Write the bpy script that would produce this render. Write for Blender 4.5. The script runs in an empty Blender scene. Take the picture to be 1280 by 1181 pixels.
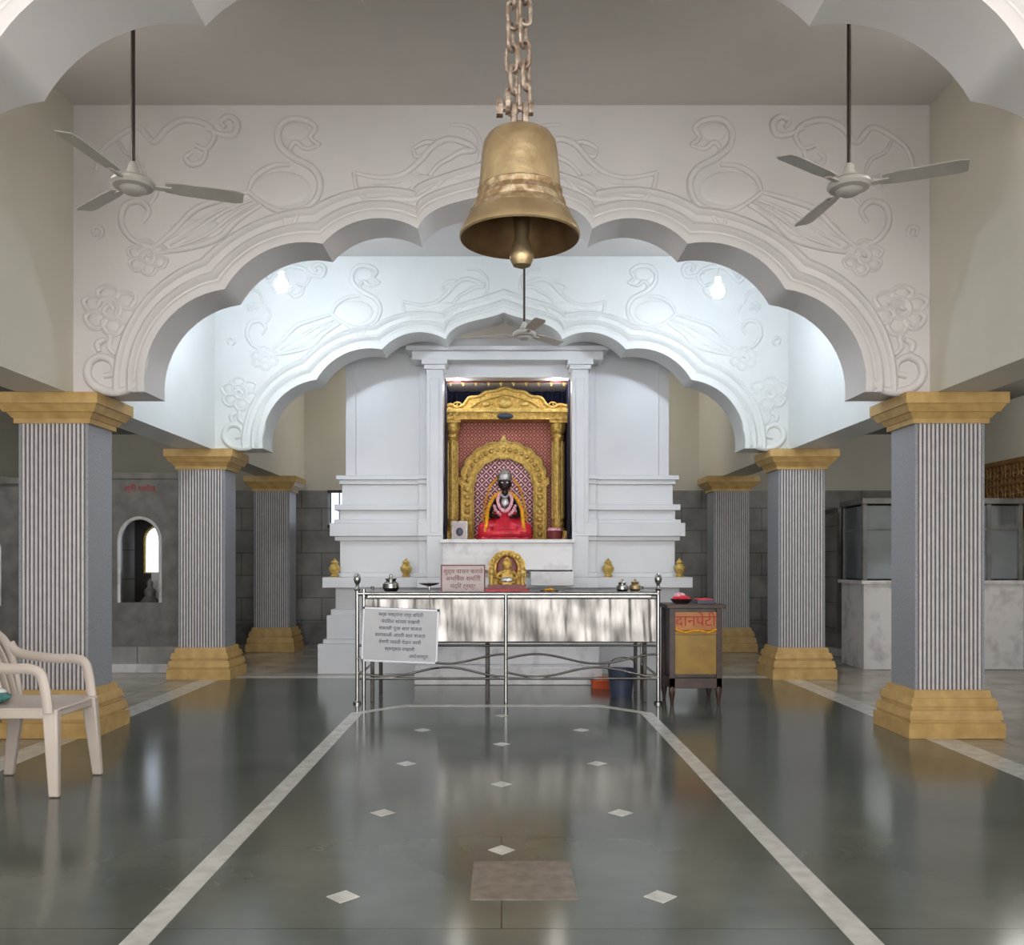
import bpy, bmesh, math, random
from math import sin, cos, pi, radians, sqrt, asin
from mathutils import Vector, Matrix
from mathutils.geometry import tessellate_polygon
random.seed(4)
scene = bpy.context.scene
scene.view_settings.view_transform = 'Standard'

# ------------------------------------------------------------------ materials
def srgb(c):
    return tuple(((x/255)/12.92 if x/255 <= 0.04045 else ((x/255+0.055)/1.055)**2.4) for x in c)+(1,)

def mat(name, c1, c2=None, rough=0.5, metal=0.0, scale=4.0, bump=0.0, bscale=None, spec=0.5, coat=0.0, lo=0.35, hi=0.65, detail=5, emis=None, estr=0, rvar=0.0, stretch=None):
    m = bpy.data.materials.new(name); m.use_nodes = True
    nt = m.node_tree; b = nt.nodes['Principled BSDF']
    b.inputs['Roughness'].default_value = rough
    b.inputs['Metallic'].default_value = metal
    b.inputs['Specular IOR Level'].default_value = spec
    b.inputs['Coat Weight'].default_value = coat
    b.inputs['Base Color'].default_value = srgb(c1)
    tc = nt.nodes.new('ShaderNodeTexCoord')
    src = tc.outputs['Object']
    if stretch:
        mp = nt.nodes.new('ShaderNodeMapping'); mp.inputs['Scale'].default_value = stretch
        nt.links.new(src, mp.inputs['Vector']); src = mp.outputs['Vector']
    if c2 is not None:
        n = nt.nodes.new('ShaderNodeTexNoise'); n.inputs['Scale'].default_value = scale; n.inputs['Detail'].default_value = detail
        r = nt.nodes.new('ShaderNodeValToRGB')
        r.color_ramp.elements[0].position = lo; r.color_ramp.elements[0].color = srgb(c1)
        r.color_ramp.elements[1].position = hi; r.color_ramp.elements[1].color = srgb(c2)
        nt.links.new(src, n.inputs['Vector']); nt.links.new(n.outputs['Fac'], r.inputs['Fac'])
        nt.links.new(r.outputs['Color'], b.inputs['Base Color'])
        if rvar:
            mr = nt.nodes.new('ShaderNodeMapRange'); mr.inputs['To Min'].default_value = rough-rvar; mr.inputs['To Max'].default_value = rough+rvar
            nt.links.new(n.outputs['Fac'], mr.inputs['Value']); nt.links.new(mr.outputs['Result'], b.inputs['Roughness'])
    if bump:
        n2 = nt.nodes.new('ShaderNodeTexNoise'); n2.inputs['Scale'].default_value = bscale or scale*3; n2.inputs['Detail'].default_value = 4
        bp = nt.nodes.new('ShaderNodeBump'); bp.inputs['Strength'].default_value = bump; bp.inputs['Distance'].default_value = 0.02
        nt.links.new(src, n2.inputs['Vector']); nt.links.new(n2.outputs['Fac'], bp.inputs['Height']); nt.links.new(bp.outputs['Normal'], b.inputs['Normal'])
    if emis:
        b.inputs['Emission Color'].default_value = srgb(emis); b.inputs['Emission Strength'].default_value = estr
    return m

def tile_mat(name, c1, c2, mortar, w, h, rough=0.3, msize=0.006, vein=3.0, rot=None, offset=0.5, spec=0.5):
    m = mat(name, c1, c2, rough=rough, scale=vein, spec=spec, detail=8)
    nt = m.node_tree; b = nt.nodes['Principled BSDF']
    ramp = [n for n in nt.nodes if n.type == 'VALTORGB'][0]
    tc = [n for n in nt.nodes if n.type == 'TEX_COORD'][0]
    br = nt.nodes.new('ShaderNodeTexBrick'); br.offset = offset
    br.inputs['Scale'].default_value = 1.0
    br.inputs['Brick Width'].default_value = w; br.inputs['Row Height'].default_value = h
    br.inputs['Mortar Size'].default_value = msize; br.inputs['Mortar Smooth'].default_value = 0.1
    br.inputs['Mortar'].default_value = srgb(mortar)
    mp = nt.nodes.new('ShaderNodeMapping')
    if rot: mp.inputs['Rotation'].default_value = rot
    nt.links.new(tc.outputs['Object'], mp.inputs['Vector']); nt.links.new(mp.outputs['Vector'], br.inputs['Vector'])
    mx = nt.nodes.new('ShaderNodeMix'); mx.data_type = 'RGBA'; mx.blend_type = 'MULTIPLY'; mx.inputs[0].default_value = 1.0
    br.inputs['Color1'].default_value = (1, 1, 1, 1); br.inputs['Color2'].default_value = (0.9, 0.9, 0.9, 1)
    nt.links.new(ramp.outputs['Color'], mx.inputs[6]); nt.links.new(br.outputs['Color'], mx.inputs[7])
    nt.links.new(mx.outputs[2], b.inputs['Base Color'])
    return m

M_arch = mat('painted_plaster_white', (219,215,214), (213,209,208), rough=0.38, scale=1.5, bump=0.06, bscale=14)
M_archmid = mat('plaster_white_bulb_lit', (224,226,224), (218,221,219), rough=0.38, scale=1.5, bump=0.06, bscale=14)  # lit copy of the arch plaster: bulb light put into the colour
M_cream = mat('cream_wall_paint', (219,215,201), (211,207,193), rough=0.6, scale=0.8, bump=0.05, bscale=10)
M_ceil = mat('ceiling_paint', (212,207,203), (204,199,195), rough=0.7, scale=0.8)
M_beam = mat('beam_paint_grey', (150,148,144), (140,138,134), rough=0.6, scale=1.5)
M_gold = mat('gold_ochre_paint', (200,166,106), (172,138,80), rough=0.4, scale=9, spec=0.5, lo=.3, hi=.75)
M_colgrey = mat('column_grey_granite', (136,138,144), (156,158,164), rough=0.32, scale=60)
M_colback = mat('column_groove_grey', (84,86,94), (100,102,110), rough=0.4, scale=40)
M_colrib = mat('column_white_rib', (222,215,213), (208,202,200), rough=0.4, scale=12)
M_floor = tile_mat('polished_dark_stone', (78,83,76), (96,100,92), (70,74,69), 3.0, 1.2, rough=0.15, msize=0.003, vein=1.3, spec=0.7)
M_marfloor = tile_mat('marble_floor', (178,173,162), (150,142,128), (116,110,102), 1.2, 0.6, rough=0.2, vein=2.0)
M_line = mat('white_marble_inlay', (200,199,193), (180,178,171), rough=0.2, scale=10)
M_slab = mat('tan_stone_slab', (116,106,94), (98,90,80), rough=0.25, scale=14, bump=0.1, bscale=60)
M_shrine = mat('shrine_white_paint', (216,217,219), (208,209,213), rough=0.35, scale=1.2)
M_marble = mat('white_veined_marble', (216,214,214), (160,156,160), rough=0.25, scale=5, lo=0.5, hi=0.8, detail=10)
M_greymarble = tile_mat('grey_marble_wall', (160,159,155), (132,131,128), (108,107,104), 0.75, 0.42, rough=0.35, vein=3, rot=(radians(90), 0, 0))
M_darkmarble = mat('dark_grey_stone', (122,121,118), (96,95,93), rough=0.35, scale=5)
M_sidemarble = tile_mat('side_marble_dado', (180,175,164), (156,151,141), (124,119,112), 1.0, 0.6, rough=0.35, vein=2, rot=(radians(90), 0, radians(90)))
M_dark = mat('void_shade_paint', (44,38,34), (58,50,44), rough=0.6, scale=3)  # dark colour stands for the unlit depth of doorways and recesses
M_brass = mat('aged_brass', (152,130,98), (188,168,130), rough=0.38, metal=0.85, scale=7, bump=0.15, bscale=30, lo=.3, hi=.7, rvar=0.08)
M_brassworn = mat('brass_worn_band', (140,116,84), (190,174,146), rough=0.48, metal=0.65, scale=26, bump=0.4, bscale=40, lo=.44, hi=.66)
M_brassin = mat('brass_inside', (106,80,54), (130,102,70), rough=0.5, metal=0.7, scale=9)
M_chain = mat('rusty_chain', (118,94,78), (178,164,150), rough=0.5, metal=0.6, scale=30, bump=0.3, bscale=60)
M_fanw = mat('fan_cream_enamel', (180,175,167), (170,165,157), rough=0.35, scale=6)
M_fanrod = mat('fan_dark_rod', (46,32,28), (58,40,34), rough=0.4, scale=10)
M_steel = mat('stainless_steel', (176,175,173), (156,155,153), rough=0.18, metal=1.0, scale=8)
M_foil = mat('stainless_sheet', (74,71,68), (158,154,150), rough=0.28, metal=1.0, scale=5, lo=.3, hi=.7, bump=0.22, bscale=6, stretch=(1.6, 1, .35))  # vertical streaks in the colour stand in for reflections on crumpled metal
M_blackpost = mat('dark_metal', (52,48,46), (66,60,56), rough=0.35, metal=0.7, scale=8)
M_board = mat('whiteboard', (192,193,196), (182,183,188), rough=0.35, scale=3)
M_frame = mat('aluminium_frame', (150,150,155), None, rough=0.35, metal=0.8)
M_ink = mat('marker_ink', (70,74,96), None, rough=0.6)
M_redtext = mat('red_sign_paint', (170,34,28), None, rough=0.5)
M_pinksign = mat('pink_sign', (200,184,182), (190,172,172), rough=0.4, scale=5)
M_maroon = mat('maroon_frame', (96,34,34), (120,44,42), rough=0.4, scale=10)
M_yellow = mat('yellow_box_paint', (154,120,36), (132,100,30), rough=0.4, scale=6)
M_orange = mat('orange_sign_paint', (184,124,54), (166,102,42), rough=0.4, scale=8)
M_orangecloth = mat('orange_cloth', (200,84,34), (170,60,24), rough=0.7, scale=8)
M_wood = mat('dark_brown_wood', (48,30,24), (68,44,34), rough=0.4, scale=8)
M_goldleaf = mat('ornate_gold', (218,182,98), (168,130,62), rough=0.38, metal=0.55, scale=22, bump=1.0, bscale=28)
M_goldflat = mat('gold_trim', (224,196,116), (188,154,78), rough=0.38, metal=0.45, scale=20, bump=0.6, bscale=50)
M_navy = mat('navy_curtain', (26,30,66), (16,18,46), rough=0.8, scale=6)
M_redcloth = mat('red_silk', (226,40,62), (176,20,38), rough=0.36, scale=9, bump=0.5, bscale=18)
M_skin_black = mat('black_stone_idol', (22,18,20), (34,28,30), rough=0.25, scale=8)
M_silver = mat('silver_crown', (206,204,204), (160,156,158), rough=0.3, metal=0.9, scale=30, bump=0.5, bscale=60)
M_garland = mat('marigold_garland', (240,180,24), (220,130,16), rough=0.7, scale=40, bump=0.8, bscale=60)
M_pinkflower = mat('pink_flower', (224,130,150), (244,208,212), rough=0.7, scale=30, bump=0.6, bscale=50)
M_eye = mat('white_enamel', (236,234,230), None, rough=0.3)
M_chair = mat('white_plastic', (196,184,174), (186,173,163), rough=0.4, scale=4)
M_teal = mat('teal_cloth', (84,144,140), (60,112,110), rough=0.8, scale=12)
M_bulb = mat('bulb_glass_lit', (255,255,255), None, rough=0.3, emis=(230,242,255), estr=500)
M_tube = mat('fill_tube_glow', (255,255,255), None, rough=0.3, emis=(255,251,248), estr=70)  # glow of the added fill tubes
M_glow = mat('lit_niche_back', (200,210,220), None, rough=0.4, emis=(220,232,255), estr=1.6)
M_mirror = mat('cabinet_glass', (150,158,162), (128,136,140), rough=0.1, metal=0.7, scale=2)
M_blue = mat('blue_grey_plastic', (66,74,96), (52,58,76), rough=0.4, scale=5)
M_grille = mat('brown_wood_grille', (150,114,66), (122,88,48), rough=0.5, scale=10)

def lattice_mat(name, cell, line, spot, sc):
    m = bpy.data.materials.new(name); m.use_nodes = True; nt = m.node_tree; b = nt.nodes['Principled BSDF']
    b.inputs['Roughness'].default_value = 0.6
    tc = nt.nodes.new('ShaderNodeTexCoord'); mp = nt.nodes.new('ShaderNodeMapping')
    mp.inputs['Rotation'].default_value = (0, radians(45), 0)
    nt.links.new(tc.outputs['Object'], mp.inputs['Vector'])
    sx = nt.nodes.new('ShaderNodeSeparateXYZ'); nt.links.new(mp.outputs['Vector'], sx.inputs[0])
    outs = []
    for ax in ('X', 'Z'):
        mu = nt.nodes.new('ShaderNodeMath'); mu.operation = 'MULTIPLY'; mu.inputs[1].default_value = sc
        fr = nt.nodes.new('ShaderNodeMath'); fr.operation = 'FRACT'
        sb = nt.nodes.new('ShaderNodeMath'); sb.operation = 'SUBTRACT'; sb.inputs[1].default_value = 0.5
        ab = nt.nodes.new('ShaderNodeMath'); ab.operation = 'ABSOLUTE'
        nt.links.new(sx.outputs[ax], mu.inputs[0]); nt.links.new(mu.outputs[0], fr.inputs[0]); nt.links.new(fr.outputs[0], sb.inputs[0]); nt.links.new(sb.outputs[0], ab.inputs[0])
        outs.append(ab)
    mxm = nt.nodes.new('ShaderNodeMath'); mxm.operation = 'MAXIMUM'
    nt.links.new(outs[0].outputs[0], mxm.inputs[0]); nt.links.new(outs[1].outputs[0], mxm.inputs[1])
    r = nt.nodes.new('ShaderNodeValToRGB'); r.color_ramp.interpolation = 'CONSTANT'
    r.color_ramp.elements[0].position = 0; r.color_ramp.elements[0].color = srgb(spot)
    r.color_ramp.elements[1].position = 0.17; r.color_ramp.elements[1].color = srgb(cell)
    e = r.color_ramp.elements.new(0.42); e.color = srgb(line)
    nt.links.new(mxm.outputs[0], r.inputs['Fac']); nt.links.new(r.outputs['Color'], b.inputs['Base Color'])
    return m
M_lat1 = lattice_mat('red_brocade_fabric', (160,66,60), (208,146,124), (218,154,130), 13)
M_lat2 = lattice_mat('pink_jewelled_backdrop', (136,44,60), (234,204,208), (242,224,226), 11)

# ------------------------------------------------------------------ mesh builder
class MB:
    def __init__(s): s.v = []; s.f = []; s.m = []; s.mats = []
    def mi(s, mt):
        if mt not in s.mats: s.mats.append(mt)
        return s.mats.index(mt)
    def add(s, verts, faces, mt, M=None):
        o = len(s.v); k = s.mi(mt)
        for p in verts:
            p = Vector(p)
            s.v.append(M @ p if M else p)
        for f in faces:
            s.f.append([i+o for i in f]); s.m.append(k)
    def box(s, x0, x1, y0, y1, z0, z1, mt, M=None, t=0):
        v = [(x0, y0, z0), (x1, y0, z0), (x1, y1, z0), (x0, y1, z0), (x0+t, y0+t, z1), (x1-t, y0+t, z1), (x1-t, y1-t, z1), (x0+t, y1-t, z1)]
        s.add(v, [(0,3,2,1), (4,5,6,7), (0,1,5,4), (1,2,6,5), (2,3,7,6), (3,0,4,7)], mt, M)
    def lathe(s, prof, c, mt, seg=24, M=None, sx=1, sy=1, caps=True):
        v = []; f = []
        n = len(prof)
        for (r, z) in prof:
            for i in range(seg):
                a = 2*pi*i/seg
                v.append((c[0]+r*cos(a)*sx, c[1]+r*sin(a)*sy, c[2]+z))
        for j in range(n-1):
            for i in range(seg):
                i2 = (i+1) % seg
                f.append((j*seg+i, j*seg+i2, (j+1)*seg+i2, (j+1)*seg+i))
        if caps:
            if prof[0][0] > 1e-5: f.append(tuple(range(seg))[::-1])
            if prof[-1][0] > 1e-5: f.append(tuple((n-1)*seg+i for i in range(seg)))
        s.add(v, f, mt, M)
    def ell(s, c, r, mt, seg=16, rings=10, M=None):
        prof = [(max(sin(pi*j/rings), 0.001), -cos(pi*j/rings)) for j in range(rings+1)]
        v = []; f = []
        for (a, z) in prof:
            for i in range(seg):
                t = 2*pi*i/seg
                v.append((c[0]+r[0]*a*cos(t), c[1]+r[1]*a*sin(t), c[2]+r[2]*z))
        for j in range(rings):
            for i in range(seg):
                i2 = (i+1) % seg
                f.append((j*seg+i, j*seg+i2, (j+1)*seg+i2, (j+1)*seg+i))
        s.add(v, f, mt, M)
    def tube(s, pts, r, mt, seg=8, closed=False, M=None, flat=None):
        pts = [Vector(p) for p in pts]; n = len(pts)
        v = []; f = []
        ref = None
        for i, p in enumerate(pts):
            if closed: t = pts[(i+1) % n]-pts[i-1]
            else: t = pts[min(i+1, n-1)]-pts[max(i-1, 0)]
            if t.length < 1e-9: t = Vector((0, 0, 1))
            t.normalize()
            if ref is None:
                ref = Vector((0, 1, 0)) if abs(t.y) < 0.9 else Vector((1, 0, 0))
            u = (ref - t*ref.dot(t))
            if u.length < 1e-6: u = t.orthogonal()
            u.normalize(); w = t.cross(u); ref = u
            rr = r[i] if isinstance(r, (list, tuple)) else r
            fu = flat if flat else 1.0
            for k in range(seg):
                a = 2*pi*k/seg
                v.append(p+u*(rr*cos(a)*fu)+w*(rr*sin(a)))
        m = n if closed else n-1
        for i in range(m):
            j = (i+1) % n
            for k in range(seg):
                k2 = (k+1) % seg
                f.append((i*seg+k, i*seg+k2, j*seg+k2, j*seg+k))
        if not closed:
            f.append(tuple(range(seg))[::-1]); f.append(tuple((n-1)*seg+k for k in range(seg)))
        s.add(v, f, mt, M)
    def prism(s, pts, y0, y1, mt, M=None):
        n = len(pts)
        v = [(x, y0, z) for x, z in pts]+[(x, y1, z) for x, z in pts]
        tris = tessellate_polygon([[Vector((x, z, 0)) for x, z in pts]])
        f = [tuple(t) for t in tris]+[tuple(i+n for i in t)[::-1] for t in tris]
        for i in range(n):
            j = (i+1) % n
            f.append((i, j, j+n, i+n))
        s.add(v, f, mt, M)
    def obj(s, name, loc=(0, 0, 0), parent=None, bevel=0, ang=35):
        me = bpy.data.meshes.new(name)
        L = Vector(loc)
        me.from_pydata([tuple(p-L) for p in s.v], [], s.f)
        for mt in s.mats: me.materials.append(mt)
        for p, k in zip(me.polygons, s.m): p.material_index = k; p.use_smooth = True
        bm = bmesh.new(); bm.from_mesh(me)
        bmesh.ops.recalc_face_normals(bm, faces=bm.faces); bm.to_mesh(me); bm.free()
        me.set_sharp_from_angle(angle=radians(ang))
        o = bpy.data.objects.new(name, me); scene.collection.objects.link(o)
        o.location = L
        if bevel:
            b = o.modifiers.new('bevel', 'BEVEL'); b.width = bevel; b.segments = 2; b.limit_method = 'ANGLE'; b.angle_limit = radians(40)
        if parent:
            o.parent = parent; o.location = L-parent.location
        return o

def empty(name, loc):
    e = bpy.data.objects.new(name, None); e.location = loc; e.empty_display_size = 0.2
    scene.collection.objects.link(e); return e
def dup(o, loc, name=None, rz=0):
    d = o.copy(); scene.collection.objects.link(d); d.location = loc; d.rotation_euler[2] = rz
    if name: d.name = name
    return d
def text(name, body, loc, size, mt, parent, rot=(radians(90), 0, 0), align='CENTER'):
    c = bpy.data.curves.new(name, 'FONT'); c.body = body; c.size = size; c.extrude = 0.002; c.align_x = align; c.align_y = 'CENTER'
    c.materials.append(mt)
    o = bpy.data.objects.new(name, c); scene.collection.objects.link(o)
    o.parent = parent; o.location = Vector(loc)-parent.location; o.rotation_euler = rot
    return o
def smooth(pts, n=6, closed=False):
    out = []; N = len(pts)
    P = [Vector(p) for p in pts]
    rng = range(N) if closed else range(N-1)
    for i in rng:
        if closed: p0, p1, p2, p3 = P[i-1], P[i], P[(i+1) % N], P[(i+2) % N]
        else: p0, p1, p2, p3 = P[max(i-1, 0)], P[i], P[i+1], P[min(i+2, N-1)]
        for k in range(n):
            t = k/n
            out.append(0.5*((2*p1)+(-p0+p2)*t+(2*p0-5*p1+4*p2-p3)*t*t+(-p0+3*p1-3*p2+p3)*t**3))
    if not closed: out.append(P[-1])
    return out

# ------------------------------------------------------------------ room shell
ZC = 5.45      # main ceiling
ZB = 2.95      # beam soffit / column top
XW = 3.70      # inner face of nave clerestory walls
YB = 16.5      # back wall
YE = -4.0      # entrance opening
XO = 7.5
b = MB(); b.box(-XO-.3, XO+.3, YE, YB+.3, -0.3, 0, M_marfloor); b.obj('floor')
b = MB(); b.box(-3.6, 3.6, YE+.02, 11.4, 0.0, 0.003, M_floor); b.obj('floor_dark_inlay')
b = MB()
for s in (-1, 1): b.box(min(s*3.6, s*3.85), max(s*3.6, s*3.85), YE+.02, 11.4, 0, 0.004, M_line)
b.box(-3.85, 3.85, 11.4, 11.6, 0, 0.004, M_line)
b.obj('floor_marble_border')
b = MB()
def flat(b, pts, z0, z1, mt):
    n = len(pts); v = [(x, y, z0) for x, y in pts]+[(x, y, z1) for x, y in pts]
    b.add(v, [tuple(range(n))[::-1], tuple(range(n, 2*n))]+[(i, (i+1) % n, (i+1) % n+n, i+n) for i in range(n)], mt)
w = 0.058
for s in (-1, 1):
    flat(b, [(s*1.44-w, YE+.1), (s*1.44+w, YE+.1), (s*1.44+w, 8.75), (s*1.44-w, 8.75)], 0.003, 0.006, M_line)
    flat(b, [(s*(1.44+w), 8.75), (s*(1.44-w), 8.75), (s*(1.0), 9.14), (s*1.02, 9.26)], 0.003, 0.006, M_line)
flat(b, [(-1.02, 9.14), (1.02, 9.14), (1.02, 9.26), (-1.02, 9.26)], 0.003, 0.0062, M_line)
b.obj('floor_border_line')
b = MB()
for y in (8.6, 7.25, 5.94, 4.58, 3.2, 1.9): flat(b, [(-.07, y), (0, y-.075), (.07, y), (0, y+.075)], 0.003, 0.006, M_line)
for y in (7.86, 6.55, 5.26, 3.94, 2.6):
    for s in (-.71, .71): flat(b, [(s-.075, y), (s, y-.075), (s+.075, y), (s, y+.075)], 0.003, 0.006, M_line)
b.obj('floor_diamond_inlays')
b = MB(); b.box(-.14, .34, 3.9, 4.4, 0.003, 0.008, M_slab); b.obj('floor_stone_slab')

b = MB(); b.box(-XW-.4, XW+.4, YE, YB, ZC, ZC+.2, M_ceil); b.obj('ceiling')
for s, nm in ((-1, 'left'), (1, 'right')):
    b = MB()
    xa, xb = sorted((s*XW, s*(XW+.42)))
    b.box(xa, xb, YE, 8.0, ZB, ZC, M_cream)
    b.box(xa, xb, 8.0, 11.6, ZB, ZC, M_archmid)
    b.box(xa, xb, 11.6, YB, ZB, ZC, M_cream)
    b.obj('wall_clerestory_'+nm)
    b = MB(); xa, xb = sorted((s*(XW+.42), s*(XO+.3))); b.box(xa, xb, YE, YB, 3.9, 4.1, M_beam); b.obj('ceiling_aisle_'+nm)
    xa, xb = sorted((s*XO, s*(XO+.3)))
    b = MB(); b.box(xa, xb, YE, YB, 0, 1.45, M_sidemarble); b.box(xa, xb, YE, YB, 1.45, 3.9, M_cream)
    b.obj('wall_'+nm)
    b = MB(); xa, xb = sorted((s*(XO-.04), s*XO)); b.box(xa, xb, YE, YB, 0, .35, M_darkmarble); b.obj('baseboard_'+nm)
b = MB()
b.box(-XO, XO, YB, YB+.3, 0, 2.85, M_greymarble); b.box(-XO, XO, YB, YB+.3, 2.85, ZC, M_cream)
b.box(-XO+.05, XO-.05, YB-.45, YB, 0, .38, M_darkmarble)
b.obj('wall_back')

# ------------------------------------------------------------------ scalloped arches
CX = 0.03
C = [Vector((-3.10, 2.97)), Vector((-2.41, 3.85)), Vector((-1.57, 4.24)), Vector((-.75, 4.37))]
SAG = [0.23, 0.15, 0.15]
def nrm(p, q):
    d = (q-p).normalized(); return Vector((-d.y, d.x))
NN = [nrm(C[i], C[i+1]) for i in range(3)]
CN = [Vector((-1, 0.0)), (NN[0]+NN[1]).normalized()*1.22, (NN[1]+NN[2]).normalized()*1.22, Vector((-.12, 1.2))]
def outline(o, n=14):
    cs = [C[i]+CN[i]*o for i in range(4)]
    pts = []
    for i in range(3):
        p, q = cs[i], cs[i+1]
        apex = (C[i]+C[i+1])/2+NN[i]*(SAG[i]+o)
        nn = nrm(p, q); mid = (p+q)/2
        h = max((apex-mid).dot(nn), 0.02); c = (q-p).length/2
        R = (c*c+h*h)/(2*h); cen = mid-nn*(R-h); a = asin(min(c/R, 1)); u = (q-p).normalized()
        for k in range(n):
            t = -a+2*a*k/n
            pts.append(cen+nn*R*cos(t)+u*R*sin(t))
    P0 = cs[3]; P1 = Vector((-.66, 4.62))+Vector((-.62, .6))*o; P2 = Vector((-.26, 4.60))+Vector((-.45, 1.0))*o; P3 = Vector((0, 4.715+1.1*o))
    for k in range(n+1):
        t = k/n
        pts.append(P0*(1-t)**3+P1*3*t*(1-t)**2+P2*3*t*t*(1-t)+P3*t**3)
    full = [(p.x+CX, p.y) for p in pts]+[(-p.x+CX, p.y) for p in pts[-2::-1]]
    return full

def relief(b, y, mt):
    k = 1/144.7
    def W(p, m):
        X = (p[0]-635)*k*m + CX; Z = 1.5+(703-p[1])*k
        return (X, y, Z)
    strokes = [
     ([(404,182),(392,172),(398,160),(384,150),(364,150),(352,163),(354,182),(372,198),(394,210),(404,228),(398,250),(380,262),(352,264),(330,252),(314,240)], 3.2),
     ([(402,182),(386,186),(374,178),(366,186),(370,194)], 2.4),
     ([(314,240),(322,222),(344,208),(366,206)], 2.8),
     ([(378,262),(374,274),(366,284)], 2.2), ([(362,264),(360,276),(366,286),(388,284)], 2.2),
     ([(314,240),(280,250),(248,262),(222,288),(196,310)], 3.0),
     ([(330,256),(300,276),(276,298),(240,310),(204,316)], 3.0),
     ([(318,250),(286,264),(254,284),(216,306)], 2.0),
     ([(324,252),(294,270),(262,294),(226,308)], 2.0),
     ([(300,262),(282,262),(262,272),(236,286),(212,300)], 1.6),
     ([(196,310),(170,300),(156,280),(160,258),(178,252),(190,264),(182,278)], 3.0),
     ([(124,214),(132,188),(156,168),(178,160),(196,178),(214,160),(236,150),(262,156),(272,170),(262,186),(248,182)], 3.0),
     ([(262,160),(280,168),(296,168),(300,154),(290,146),(280,152),(286,160)], 3.2),
     ([(262,184),(258,200),(244,206),(236,198),(244,190)], 2.8),
     ([(150,172),(160,190),(178,200),(186,220)], 2.0),
     ([(190,222),(200,240),(190,256)], 2.0),
     ([(122,296),(120,286),(128,284),(132,292),(126,298)], 2.2),
     ([(446,216),(478,222),(506,218),(528,202),(546,182),(566,174),(588,180),(596,188),(580,190),(566,198),(552,206),(540,220)], 3.0),
     ([(446,216),(450,236),(464,250),(492,248),(520,250),(544,238),(562,222),(584,220),(604,206)], 3.0),
     ([(520,186),(536,178),(556,180)], 2.4),
     ([(520,186),(524,196),(536,192)], 2.0),
     ([(470,232),(500,232),(528,216)], 2.0), ([(478,242),(508,240),(536,224)], 2.0),
     ([(566,156),(588,158),(602,172),(604,194),(596,212)], 2.2),
     ([(206,400),(190,430),(184,460),(172,482),(150,490),(128,486),(114,472),(116,454),(130,446),(144,452),(146,466),(134,470)], 4.0),
     ([(128,440),(126,430),(136,424)], 3.4), ([(148,444),(140,434),(142,422),(134,414)], 2.6),
    ]
    for m in (1, -1):
        for pts, r in strokes:
            q = smooth([W(p, m) for p in pts], 5)
            n = len(q)
            rr = [r*1.45*k*(0.6+0.4*sin(pi*min(max(i/(n-1), 0.06), 0.94))) for i in range(n)]
            b.tube(q, rr, mt, seg=8)
        for (cx, cy, rx, rz, dp) in ((356, 236, 36, 22, .022), (374, 165, 16, 12, .018), (520, 228, 34, 11, .018), (250, 286, 34, 12, .012)):
            c = W((cx, cy), m); b.ell(c, (rx*k, dp, rz*k), mt, 20, 8)
        for (cx, cy, R) in ((188, 322, 26), (142, 388, 36), (166,226,12)):
            for i in range(6):
                a = 2*pi*i/6+0.4
                c = W((cx+cos(a)*R*.62, cy+sin(a)*R*.55), m)
                ring = [(c[0]+R*.36*k*cos(t)*(1+.15*sin(3*t)), c[1], c[2]+R*.30*k*sin(t)) for t in [2*pi*j/14 for j in range(14)]]
                b.tube(ring, R*.1*k, mt, seg=6, closed=True)
                b.ell(c, (R*.3*k, .02, R*.25*k), mt, 12, 6)
            c = W((cx, cy), m)
            sp = [(c[0]+R*k*(.08+.4*t)*cos(9*t), c[1]-.006, c[2]+R*k*(.08+.4*t)*sin(9*t)) for t in [j/26 for j in range(27)]]
            b.tube(sp, R*.1*k, mt, seg=6)

PROF = [(0.0, 0.0), (0.0, 0.035), (0.05, 0.04), (0.075, 0.03), (0.085, 0.012), (0.10, 0.012), (0.112, 0.035), (0.135, 0.05), (0.158, 0.035), (0.17, 0.010), (0.22, 0.010), (0.232, 0.034), (0.255, 0.045), (0.278, 0.03), (0.29, -0.002)]
def arch(name, y0, y1, mt, dz=0.0):
    b = MB()
    o = outline(0)
    E = XW-.001
    poly = [(-E, ZB+.02)]+[(x, z) for x, z in o]+[(E, ZB+.02), (E, ZC-.001-dz), (-E, ZC-.001-dz)]
    b.prism(poly, y0, y1, mt)
    rows = [outline(p[0]) for p in PROF]
    n = len(rows[0]); v = []; f = []
    for row, p in zip(rows, PROF):
        for (x, z) in row: v.append((x, y0-p[1], z))
    for j in range(len(PROF)-1):
        for i in range(n-1):
            f.append((j*n+i, j*n+i+1, (j+1)*n+i+1, (j+1)*n+i))
    b.add(v, f, mt)
    relief(b, y0, mt)
    ob = b.obj(name, (0, y0, ZB+.02), ang=50); ob.location.z += dz
    return ob
arch('scalloped_arch', 4.15, 4.58, M_arch, .05)
arch('scalloped_arch.001', 7.6, 8.03, M_arch)
arch('scalloped_arch.002', 11.35, 11.8, M_archmid)

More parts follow.
